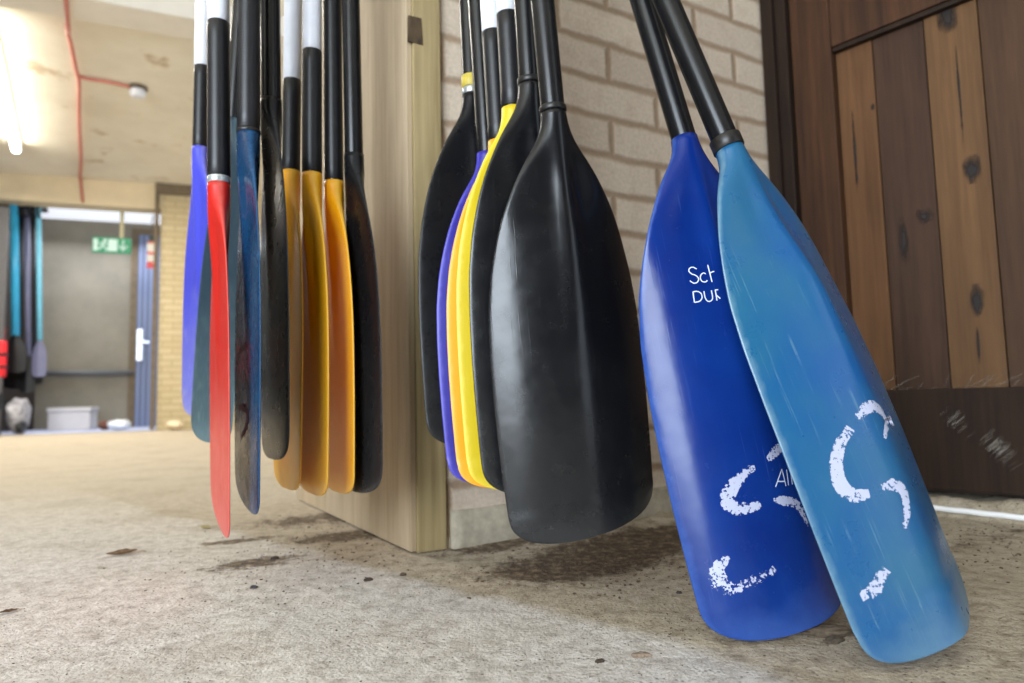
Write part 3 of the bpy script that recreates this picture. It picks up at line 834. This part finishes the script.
farpole(38.5, 206, 376, .30, M_cy2, .028, 'pale cyan paddle, rightmost hanging in the far opening', M_lil)
a = fp(4, 206, .4); b = fp(43, 199, .4)
bm = bmesh.new(); add_box(bm, (a.x-.6, .2, a.z), (b.x, .62, a.z+.06), .01)
for i in range(9):
    x = a.x+(b.x-a.x)*i/8; add_tube(bm, [Vector((x, .25, a.z)), Vector((x, .25, a.z-.12)), Vector((x+.03, .22, a.z-.15))], .012, 8)
add_tube(bm, [Vector((b.x-.1, .4, a.z+.06)), Vector((b.x-.1, .4, zt+.01))], .02, 8)
far(tag(obj('hanging_rack', bm, M_bk), 'black rack with hooks holding paddles under the far lintel', 'rack'))
def vest(px0, px1, y0, y1, back, mat, label):
    a = fp(px0, y1, back); b = fp(px1, y0, back); w = (b.x-a.x); h = b.z-a.z
    root = empty('buoyancy_aid', F_far @ Matrix.Translation(Vector(((a.x+b.x)/2, back, a.z)))); tag(root, label, 'life vest')
    bm = bmesh.new()
    for s_ in (-1, 1):
        add_box(bm, (s_*w*.25-w*.23, -.06, 0), (s_*w*.25+w*.23, .06, h*.72), .04)
        add_box(bm, (s_*w*.30-w*.10, -.04, h*.66), (s_*w*.30+w*.10, .04, h), .03)
    obj('foam_panel', bm, mat, root, True)
    bm = bmesh.new()
    for t in (.18, .42): add_box(bm, (-w*.5, -.07, h*t), (w*.5, .07, h*t+.03), .005)
    obj('strap', bm, M_bk, root)
vest(-26, 8, 326, 378, -.2, simple('red_nylon', srgb(226, 30, 40), .6), 'red buoyancy aid hanging at the far left edge beside the paddles')
vest(-30, 3, 384, 412, -.22, M_bk, 'black buoyancy aid hanging below the red one at far left')
blob('net_bag', 8, 30, 399, .05, simple('grey_netting', srgb(160, 158, 162), .9, .5, 14), 'grey and white net bag on the floor under the hanging paddles', 'bag', .2)
blob('wetsuit_boot', 17, 26, 422, -.05, M_bk, 'small black boot in front of the grey net bag', 'boot', .12)
# dark board at very left edge
a = fp(-20, 430, -.3); b = fp(7, 205, -.3)
bm = bmesh.new(); add_box(bm, (a.x-.5, -.25, 0.0), (b.x, -.2, fp(0,205,-.3).z), .01)
far(tag(obj('grey_locker_door', bm, simple('grey_locker', srgb(86, 84, 84), .6)), 'tall dark grey board at the far left edge of the opening', 'board'))

# beam, conduit, lamp, detector on far ceiling
M_beam = simple('white_beam_paint', srgb(232, 226, 214), .7, .04, 6, bump=.2)
zb = HC-0.14
p0 = floor_at(0, 6, zb); p1 = floor_at(200, 41, zb)
d = (p1-p0).normalized(); nrm = Vector((-d.y, d.x, 0))
p2 = floor_at(200, 20, zb); wbeam = abs((p2-p0).dot(nrm))
if (p2-p0).dot(nrm) < 0: nrm = -nrm
bm = bmesh.new(); add_box(bm, (-4, 0, 0), (4.6, wbeam, .139), .006)
o = obj('trim_7', bm, M_beam); o.matrix_world = frame(p0, d, nrm if d.cross(nrm).z > 0 else nrm); tag(o, kind='structure')
if d.cross(nrm).z < 0:
    o.matrix_world = frame(p0+nrm*wbeam, d, -nrm)
M_red = simple('pink_red_conduit', srgb(200, 120, 104), .5, .1, 20)
bm = bmesh.new()
zc = HC-.02
pp = [(66, 4), (67, 28), (71, 45), (76, 70), (79, 82), (79, 110), (80, 140), (81, 160), (80, 177)]
pts = [floor_at(x, y, zc) for x, y in pp]
zb_ = HC-.155; pts[0] = floor_at(67, 24, zc); pts[1] = floor_at(68, 34, zc)
over = [floor_at(64, -30, zb_), floor_at(66, 2, zb_), floor_at(67.5, 20, zb_), floor_at(68.5, 30, zb_)]
add_tube(bm, over+[pts[1]], .013, 10)
q = fp(81, 180); qe = F_far @ Vector((q.x, -.02, HC-.03)); qd = F_far @ Vector((q.x+.03, -.02, zt+.02))
add_tube(bm, [Vector(t) for t in catmull([tuple(p) for p in pts], 4)], .015, 10)
add_tube(bm, [pts[-1], qe, qd], .015, 10)
br = [floor_at(x, y, zc) for x, y in ((78, 76), (88, 79), (108, 82), (131, 87))]
add_tube(bm, [Vector(t) for t in catmull([tuple(p) for p in br], 4)], .013, 10)
tag(obj('conduit', bm, M_red, smooth=True), 'thin red cable branching across the far cream ceiling', 'cable')
c = floor_at(138, 90, HC-.03)
sd = empty('smoke_detector', Vector((c.x, c.y, HC))); tag(sd, 'white round smoke detector on the cream ceiling at the end of the red cable', 'smoke detector')
bm = bmesh.new(); add_lathe(bm, [(.07, -.0005), (.075, -.02), (.05, -.03)][::-1]); obj('detector_base', bm, M_cap, sd, True)
bm = bmesh.new(); add_lathe(bm, [(.03, -.095), (.055, -.085), (.062, -.06), (.058, -.031)]); obj('detector_head', bm, M_white, sd, True)
# fluorescent batten
l0 = floor_at(-14, 20, HC-.09); l1 = floor_at(16, 150, HC-.09)
ld = (l1-l0); ll = ld.length; ld.normalize()
ln = Vector((-ld.y, ld.x, 0))
tl = empty('tube_light', frame(Vector((l0.x, l0.y, HC)), ld, ln)); tag(tl, 'lit fluorescent tube light on the far ceiling at the left edge', 'ceiling light')
bm = bmesh.new(); add_box(bm, (-.05, -.04, -.045), (ll+.05, .04, -.0005), .008); obj('batten_housing', bm, M_beam, tl)
bm = bmesh.new(); add_tube(bm, [Vector((0, 0, -.085)), Vector((ll, 0, -.085))], .036, 16); obj('lamp_tube', bm, emis('glowing_tube', (1, .95, .84, 1), 20), tl, True)
for x in (-.03, ll):
    bm = bmesh.new(); add_box(bm, (x, -.03, -.12), (x+.03, .03, -.046), .006); obj('end_holder', bm, M_beam, tl)

# walls behind camera and at the left of the big room (light comes through the gap between)
bm = bmesh.new(); add_box(bm, (-.45, -3.3, 0), (3.2, -3.1, 3.0)); add_box(bm, (-6.4, -3.3, 0), (-3.5, -3.1, 3.0)); add_box(bm, (-3.5, -3.3, 2.6), (-.45, -3.1, 3.0)); tag(obj('wall_rear', bm, M_plain), kind='structure')
bm = bmesh.new(); add_box(bm, (-6.6, -3.3, 0), (-6.4, 9.5, 3.0)); tag(obj('wall_left', bm, simple('dark_reflection_wall', srgb(52, 44, 38), .8, .2, 6)), kind='structure')  # out of view; dark tone added to keep the blades' reflections dim

# ================================================================== PADDLES
def mk(th, tp, d_t, d_p): return at(th[0], th[1], d_t), at(tp[0], tp[1], d_p)
GR = 'paddles hanging in front of the brick wall'; GL = 'paddles hanging beside the timber panel'; GB = 'blue paddles leaning on the brick wall'
# --- right hand hanging row (front to back)
def tilt(v, deg):                           # rotate a horizontal direction about Z
    return Matrix.Rotation(math.radians(deg), 3, 'Z') @ v
t, p = mk((553, 112), (593, 533), .80, .80)
front = paddle('large black paddle hanging frontmost before the brick wall, blade facing out', t, p, tilt(UD, -10), M_bblack,
    Blade(W=1.0, dih=.17, conv=.08, p4=.10, rib=1.0, skew=.12), [('collar', M_collar, -.001, .006, .0168, None)], GR)
t, p = mk((530, 84), (555, 492), .855, .86)
paddle('black paddle hanging second, directly behind the large front black one', t, p, tilt(UD, 0), M_bblack,
    Blade(dih=.20, conv=.12), [('collar', M_collar, -.001, .006, .0168, None)], GR)
t, p = mk((513, 109), (534, 488), .905, .905)
paddle('lemon yellow paddle hanging between the orange and the black blades', t, p, tilt(UD, 0), M_byel2,
    Blade(W=.96, dih=.20, conv=.10), [('grip_sleeve', M_grip, .002, .135, .0162, 'black ribbed sleeve'), ('upper_shaft', M_white, .1355, .90, .0156, 'white upper shaft')], GR)
t, p = mk((499, 142), (520, 486), .955, .95)
paddle('orange paddle hanging between the violet and lemon yellow blades', t, p, tilt(UD, 0), M_bora,
    Blade(W=.94, dih=.20, conv=.10), [('grip_sleeve', M_grip, .002, .165, .0156, 'black sleeve'), ('upper_shaft', M_white, .1655, .90, .0152, 'white upper shaft')], GR)
t, p = mk((487, 154), (508, 482), 1.005, 1.0)
paddle('violet bladed paddle hanging behind the orange one by the post', t, p, tilt(UD, 0), M_bpur, Blade(W=.95, dih=.20, conv=.10), [], GR)
t, p = mk((472, 96), (487, 446), 1.06, 1.05)
paddle('rearmost black paddle with yellow tape band, nearest the timber post', t, p, tilt(UD, 0), M_bblack2,
    Blade(dih=.15, conv=.10), [('tape_band', M_tapey, .012, .032, .0162, 'yellow tape band'), ('white_band', M_silver, .001, .0115, .0158, 'white band')], GR)
# --- left hand hanging row (from the panel outward)
def wl(deg=0): return tilt(-VD, deg)
t, p = mk((354, 155), (361, 491), 1.08, 1.08)
paddle('black paddle hanging nearest the plywood panel, right of the golden ones', t, p, wl(-2), M_bblack2, Blade(dih=.08, conv=.08), [], GL)
t, p = mk((334, 182), (337, 492), 1.10, 1.10)
paddle('golden yellow paddle on all black shaft, rightmost of the three golden ones', t, p, wl(0), M_byel, Blade(dih=-.02, conv=-.03, te=.003), [('grip_sleeve', M_grip, .002, .5, .0155, None)], GL)
t, p = mk((312, 174), (312, 494), 1.07, 1.07)
paddle('golden yellow paddle in the middle of the three golden ones', t, p, wl(0), M_byel, Blade(dih=-.02, conv=-.03, te=.003),
    [('grip_sleeve', M_grip, .002, .205, .0158, 'black ribbed sleeve'), ('upper_shaft', M_white, .2055, .90, .0154, 'white upper shaft')], GL)
t, p = mk((291, 172), (287, 489), 1.12, 1.11)
paddle('golden yellow paddle, leftmost of the three golden ones', t, p, wl(0), M_byel, Blade(dih=-.02, conv=-.03, te=.003),
    [('grip_sleeve', M_grip, .002, .160, .0152, 'black sleeve'), ('upper_shaft', M_white, .1605, .90, .0150, 'white upper shaft')], GL)
t, p = mk((271, 100), (274, 459), 1.0, 1.0)
paddle('black paddle hanging between the navy blue and golden ones', t, p, wl(0), M_bblack2, Blade(dih=.0, conv=.02), [], GL)
t, p = mk((248.5, 133), (247, 508), .95, .95)
navy = paddle('dark navy blue paddle with a faded pink S, right of the red one', t, p, wl(0), M_bnavy, Blade(dih=.0, conv=-.03, skew=-.10),
    [('grip_sleeve', M_grip, .004, .34, .0158, 'black ribbed sleeve'), ('collar', M_collar, -.001, .004, .0166, None)], GL)
t, p = mk((219, 184), (220, 526), .97, .97)
paddle('bright red paddle seen edge on, with white upper shaft', t, p, wl(0), M_bred, Blade(dih=.0, conv=-.02, W=.96, skew=-.20),
    [('ring', M_silver, .000, .010, .0164, 'silver ring'), ('grip_sleeve', M_grip, .0105, .245, .0160, 'black ribbed sleeve'), ('upper_shaft', M_white, .2455, .90, .0156, 'white upper shaft')], GL)
t, p = mk((200.5, 148), (195, 416), 1.34, 1.34)
paddle('periwinkle blue paddle with white shaft, leftmost of the hanging row', t, p, wl(11), M_bpur2, Blade(W=.86, dih=.0, conv=-.05),
    [('grip_sleeve', M_grip, .002, .170, .0152, 'black sleeve'), ('upper_shaft', M_white, .1705, .95, .0152, 'white upper shaft')], GL)
t, p = mk((233, 120), (210, 443), 1.22, 1.22)
paddle('dark slate paddle half hidden behind the red one, tip showing below', t, p, wl(14), M_bteal, Blade(dih=.0, conv=-.05), [], GL)
# --- leaning pair
t, p = mk((684, 139), (797, 629), .80, .735)
cob = paddle('cobalt blue paddle with printed lettering, leaning behind the lighter blue one', t, p, tilt(UD, -10), M_bcob,
    Blade(W=1.02, dih=.13, conv=.04, p4=.22, rib=.8, skew=.05, sh=.87), [], None, total=.95, handle=True, lean=-4.5)
t, p = mk((729, 149), (936, 636), .745, .675)
lit = paddle('light blue scuffed paddle with white painted S, frontmost leaning one', t, p, tilt(UD, -2), M_blit,
    Blade(W=.99, dih=.34, conv=.08, rib=.8, skew=.09, sh=.84, xo=.010), [('collar', M_collar, -.001, .014, .0176, 'wide black collar')], None, total=.95, handle=True)

# paint strokes and printing, on the blade surfaces
def C3(x, y): return (780+x/3.414, 340+y/3.414)
def C4(x, y): return (660+x/2.813, 460+y/2.813)
def C5(x, y): return (640+x/3.414, 340+y/3.414)
def C6(x, y): return (670+x/8.54, 240+y/8.54)
r, M, B = lit
ribbon(r, M, B, [C3(*q) for q in ((356, 335), (362, 295), (350, 250), (322, 228), (292, 236), (262, 268))], [.0045, .008, .012, .013, .013, .010], M_paint, 'painted_mark', 'white painted stroke', fade=[0, 0, 0, 0, .03, .1])
ribbon(r, M, B, [C3(*q) for q in ((240, 300), (212, 340), (192, 395), (190, 450), (212, 500), (250, 524), (302, 520))], [.010, .012, .012, .014, .014, .013, .009], M_paint, 'painted_mark', 'white painted stroke', fade=[.08, .06, 0, 0, 0, 0, .05])
ribbon(r, M, B, [C3(*q) for q in ((345, 500), (385, 492), (420, 515), (432, 570), (425, 640))], [.008, .012, .012, .010, .006], M_paint, 'painted_mark', 'white painted stroke', fade=[.1, 0, 0, .02, .12])
ribbon(r, M, B, [C4(*q) for q in ((556, 365), (598, 345), (630, 295))], [.010, .015, .011], M_paint, 'painted_mark', 'faded white painted stroke', fade=[.07, .07, .08])
r, M, B = cob
ribbon(r, M, B, [C5(*q) for q in ((490, 362), (462, 380), (436, 410))], [.009, .012, .007], M_paint, 'painted_mark', 'white painted stroke', fade=[.05, .03, .1])
ribbon(r, M, B, [C5(*q) for q in ((392, 430), (348, 462), (306, 510), (300, 550), (335, 572), (412, 562))], [.007, .012, .016, .016, .014, .009], M_paint, 'painted_mark', 'white painted stroke', fade=[.08, .03, 0, 0, .0, .06])
ribbon(r, M, B, [C5(*q) for q in ((455, 545), (490, 550), (540, 568), (575, 640))], [.004, .011, .011, .006], M_paint, 'painted_mark', 'white painted stroke', fade=[.1, .02, .03, .12])
ribbon(r, M, B, [C4(*q) for q in ((190, 262), (160, 300), (170, 340), (220, 350), (325, 305))], [.006, .015, .018, .013, .010], M_paint, 'painted_mark', 'faded white painted stroke', fade=[.04, .04, .09, .11, .12])
def letters(name, strokes, cf, wd, label):
    bm = bmesh.new()
    for st, curved in strokes:
        ribbon(r, M, B, [cf(*q) for q in st], wd, M_print, name, n=5, straight=not curved, bm=bm)
    tag(obj(name, bm, M_print, blade_of(r)), label)
letters('printed_lettering', [
    ([(226, 250), (200, 234), (170, 240), (160, 265), (180, 288), (222, 306), (243, 332), (232, 360), (202, 370), (168, 350)], True),
    ([(305, 290), (282, 283), (262, 300), (258, 330), (275, 355), (302, 358), (318, 345)], True),
    ([(320, 212), (357, 358)], False), ([(336, 290), (352, 276), (376, 270)], True)], C6, .0013, 'white letters Sch')
letters('printed_lettering', [
    ([(194, 442), (207, 535)], False), ([(194, 442), (232, 440), (264, 458), (272, 492), (255, 522), (207, 535)], True),
    ([(288, 438), (298, 490), (318, 522), (346, 522), (362, 496), (352, 432)], True),
    ([(384, 426), (400, 518)], False), ([(384, 426), (410, 426)], False), ([(396, 472), (428, 500)], False)], C6, .0013, 'white letters DUR')
letters('printed_lettering', [
    ([(462, 502), (484, 442), (498, 500)], False), ([(468, 484), (494, 483)], False), ([(500, 444), (507, 498)], False), ([(512, 440), (520, 496)], False)], C5, .0013, 'white letters All')
r, M, B = navy
ribbon(r, M, B, [(236, 365), (240, 352), (247, 346), (250, 356), (249, 372)], [.006, .010, .012, .012, .008], M_paintp, 'painted_mark', 'faded pink painted stroke', n=5)
ribbon(r, M, B, [(239, 410), (245, 408), (248, 415), (246, 428), (241, 440)], [.010, .014, .014, .012, .008], M_paintp, 'painted_mark', 'faded pink painted stroke', n=5)

# ================================================================== debris
def leaf(px, py, size, rot, c, label, curl=.25, name='dead_leaf'):
    p = floor_at(px, py); bm = bmesh.new(); N = 14; rows = []
    for i in range(N+1):
        t = i/N; w = .38*math.sin(math.pi*min(1, t*1.02))**.8*(1+.25*math.sin(t*23)*.5)
        row = []
        for kx in (-1, -.5, 0, .5, 1):
            x = (t-.5); y = kx*w*.6
            z = curl*(abs(kx)**1.5)*w*.7+curl*.6*(t-.4)**2+.03*noise.noise(Vector((t*5, kx*2, size*100)))
            row.append(bm.verts.new(Vector((x, y, z))*size))
        rows.append(row)
    for a, b in zip(rows, rows[1:]):
        for q in range(4): bm.faces.new((a[q], a[q+1], b[q+1], b[q]))
    bmesh.ops.solidify(bm, geom=bm.faces[:], thickness=size*.012)
    add_tube(bm, [Vector((.48, 0, .03))*size, Vector((.62, .03, .05))*size, Vector((.75, .02, .03))*size], size*.012, 6)
    o = obj(name, bm, simple('leaf_'+name, c, .8, .35, 200, bump=.5), smooth=True)
    o.location = (p.x, p.y, fh(p.x, p.y)+dirt_h(p.x, p.y)+.0015); o.rotation_euler = (0, 0, rot); return tag(o, label, 'leaf')
leaf(122, 554, .050, .35, srgb(146, 118, 88), 'dry brown curled leaf lying on the concrete at left', .5)
leaf(205, 528, .036, 2.6, srgb(190, 178, 132), 'small pale yellow leaf on the floor under the red paddle', .5)
leaf(9, 611, .022, .6, srgb(120, 92, 66), 'tiny brown leaf at the left edge of the floor', .4)
leaf(100, 567, .016, 0, srgb(206, 196, 176), 'small pale leaf scrap in front of the curled leaf', .3)
def chunk(px, py, sx, sy, sz, c, label, cat, name, rot=0, seed=0, z=0):
    p = floor_at(px, py); bm = bmesh.new(); bmesh.ops.create_icosphere(bm, subdivisions=3, radius=1)
    for v in bm.verts:
        n = 1+.35*noise.noise(v.co*1.8+Vector((seed, 0, 0)))+.12*noise.noise(v.co*5+Vector((seed, 0, 0)))
        v.co = Vector((v.co.x*sx*n, v.co.y*sy*n, v.co.z*sz*n))
    o = obj(name, bm, simple('rough_'+name, c, .9, .4, 150, bump=.8), smooth=False)
    o.location = (p.x, p.y, fh(p.x, p.y)+dirt_h(p.x, p.y)+sz*.5+z); o.rotation_euler = (0, 0, rot); return tag(o, label, cat)
chunk(641, 654, .010, .005, .0028, srgb(140, 122, 104), 'small tan flake of stone in front of the black paddle', 'stone', 'stone_flake', .1, 1)
chunk(600, 660, .005, .003, .002, srgb(70, 58, 48), 'tiny dark crumb of bark left of the tan stone flake', 'crumb', 'bark_crumb', .5, 2)
chunk(824, 633, .030, .012, .006, srgb(96, 82, 66), 'flat brown flake of crumbled concrete between the blue paddles', 'flake', 'concrete_flake', -.2, 3)
chunk(834, 640, .012, .007, .0035, srgb(88, 76, 62), 'smaller brown flake touching the light blue paddle tip', 'flake', 'concrete_flake', .5, 4)
chunk(254, 587, .005, .003, .0026, srgb(60, 58, 62), 'dark grey pebble on the floor below the navy paddle', 'pebble', 'pebble', .2, 5)
chunk(275, 558, .007, .004, .003, srgb(62, 50, 44), 'dark soil lump on the floor right of the navy paddle', 'soil lump', 'soil_lump', .2, 6)
chunk(368, 579, .006, .004, .003, srgb(70, 56, 46), 'dark soil lump in front of the timber panel foot', 'soil lump', 'soil_lump', .6, 7)
chunk(403, 574, .005, .004, .003, srgb(84, 68, 54), 'small brown lump in front of the timber post', 'soil lump', 'soil_lump', .9, 8)
chunk(679, 592, .004, .003, .0022, srgb(56, 50, 48), 'dark pebble just left of the cobalt blade', 'pebble', 'pebble', .2, 9)
# loose grit: crumbs nobody could count
bm = bmesh.new()
def crumb(p, s):
    r_ = bmesh.ops.create_icosphere(bm, subdivisions=1, radius=s)
    sc = Vector((random.uniform(.7, 1.5), random.uniform(.6, 1.1), random.uniform(.35, .7)))
    a = random.uniform(0, 6.28); ca, sa = math.cos(a), math.sin(a)
    for v in r_['verts']:
        c = Vector((v.co.x*sc.x, v.co.y*sc.y, v.co.z*sc.z)) * random.uniform(.8, 1.2)
        v.co = Vector((c.x*ca-c.y*sa, c.x*sa+c.y*ca, c.z)) + p
def scatter(n, px, py, sx, sy, s0, s1):
    for _ in range(n):
        x = random.gauss(px, sx); y = random.gauss(py, sy)
        if y < 470 or y > 700: continue
        p = floor_at(x, y)
        if (p-wall_p0).dot(VD) > -.005 and (p-wall_p0).dot(UD) > -.06: continue
        if (p-C_door).dot(DN) > -.01: continue
        s = random.uniform(s0, s1)
        crumb(Vector((p.x, p.y, fh(p.x, p.y)+dirt_h(p.x, p.y)+s*.3)), s)
scatter(420, 590, 560, 60, 16, .0008, .0030)
scatter(160, 350, 535, 45, 16, .0008, .0026)
scatter(240, 260, 565, 60, 22, .0006, .0018)
scatter(120, 690, 620, 30, 14, .0005, .0013)
scatter(200, 980, 545, 40, 16, .0007, .0024)
for _ in range(500):
    p = floor_at(random.uniform(0, 1024), random.uniform(500, 690)); s = random.uniform(.0004, .0011)
    if (p-wall_p0).dot(VD) > -.005: continue
    crumb(Vector((p.x, p.y, fh(p.x, p.y)+dirt_h(p.x, p.y)+s*.3)), s)
M_grit = simple('soil_grit', srgb(86, 70, 54), .95, .6, 300, bump=.3)
tag(obj('loose_grit', bm, M_grit), 'dark soil crumbs and grit scattered over the concrete floor', 'grit', kind='stuff')

# ================================================================== light
w = bpy.data.worlds.new('world'); SC.world = w; w.use_nodes = True
bg = w.node_tree.nodes['Background']; bg.inputs[0].default_value = (0.80, 0.89, 1.0, 1); bg.inputs[1].default_value = 1.6
def area(name, loc, target, sx, sy, power, color):
    l = bpy.data.lights.new(name, 'AREA'); l.shape = 'RECTANGLE'; l.size = sx; l.size_y = sy; l.energy = power; l.color = color
    o = bpy.data.objects.new(name, l); COL.objects.link(o); o.location = loc
    o.rotation_euler = (Vector(target)-Vector(loc)).to_track_quat('-Z', 'Y').to_euler(); return o
area('daylight_door', (-1.97, -3.15, 1.35), (-1.5, 1.0, 1.1), 2.8, 2.3, 300, (.80, .90, 1.0))
area('room_tube_light', (-2.8, 3.4, HC-.2), (-2.8, 3.4, 0), 1.5, .3, 60, (1.0, .95, .86))  # added area lamp without a fitting, brightens the far room
area('far_room_fill_b', (-4.4, 6.2, HC-.2), (-4.4, 6.2, 0), 1.5, .3, 95, (1.0, .95, .86))  # another added lamp, near the modelled tube, for more far-room light
area('passage_daylight', F_far @ Vector((-1.3, 1.0, zt-.1)), F_far @ Vector((-1.3, 1.1, 0)), 2.4, .8, 40, (.85, .9, 1.0))

vs = SC.view_settings; SC.display_settings.display_device = 'sRGB'
vs.view_transform = 'Standard'; vs.look = 'None'; vs.gamma = 1; vs.use_curve_mapping = False; vs.exposure = 0.0
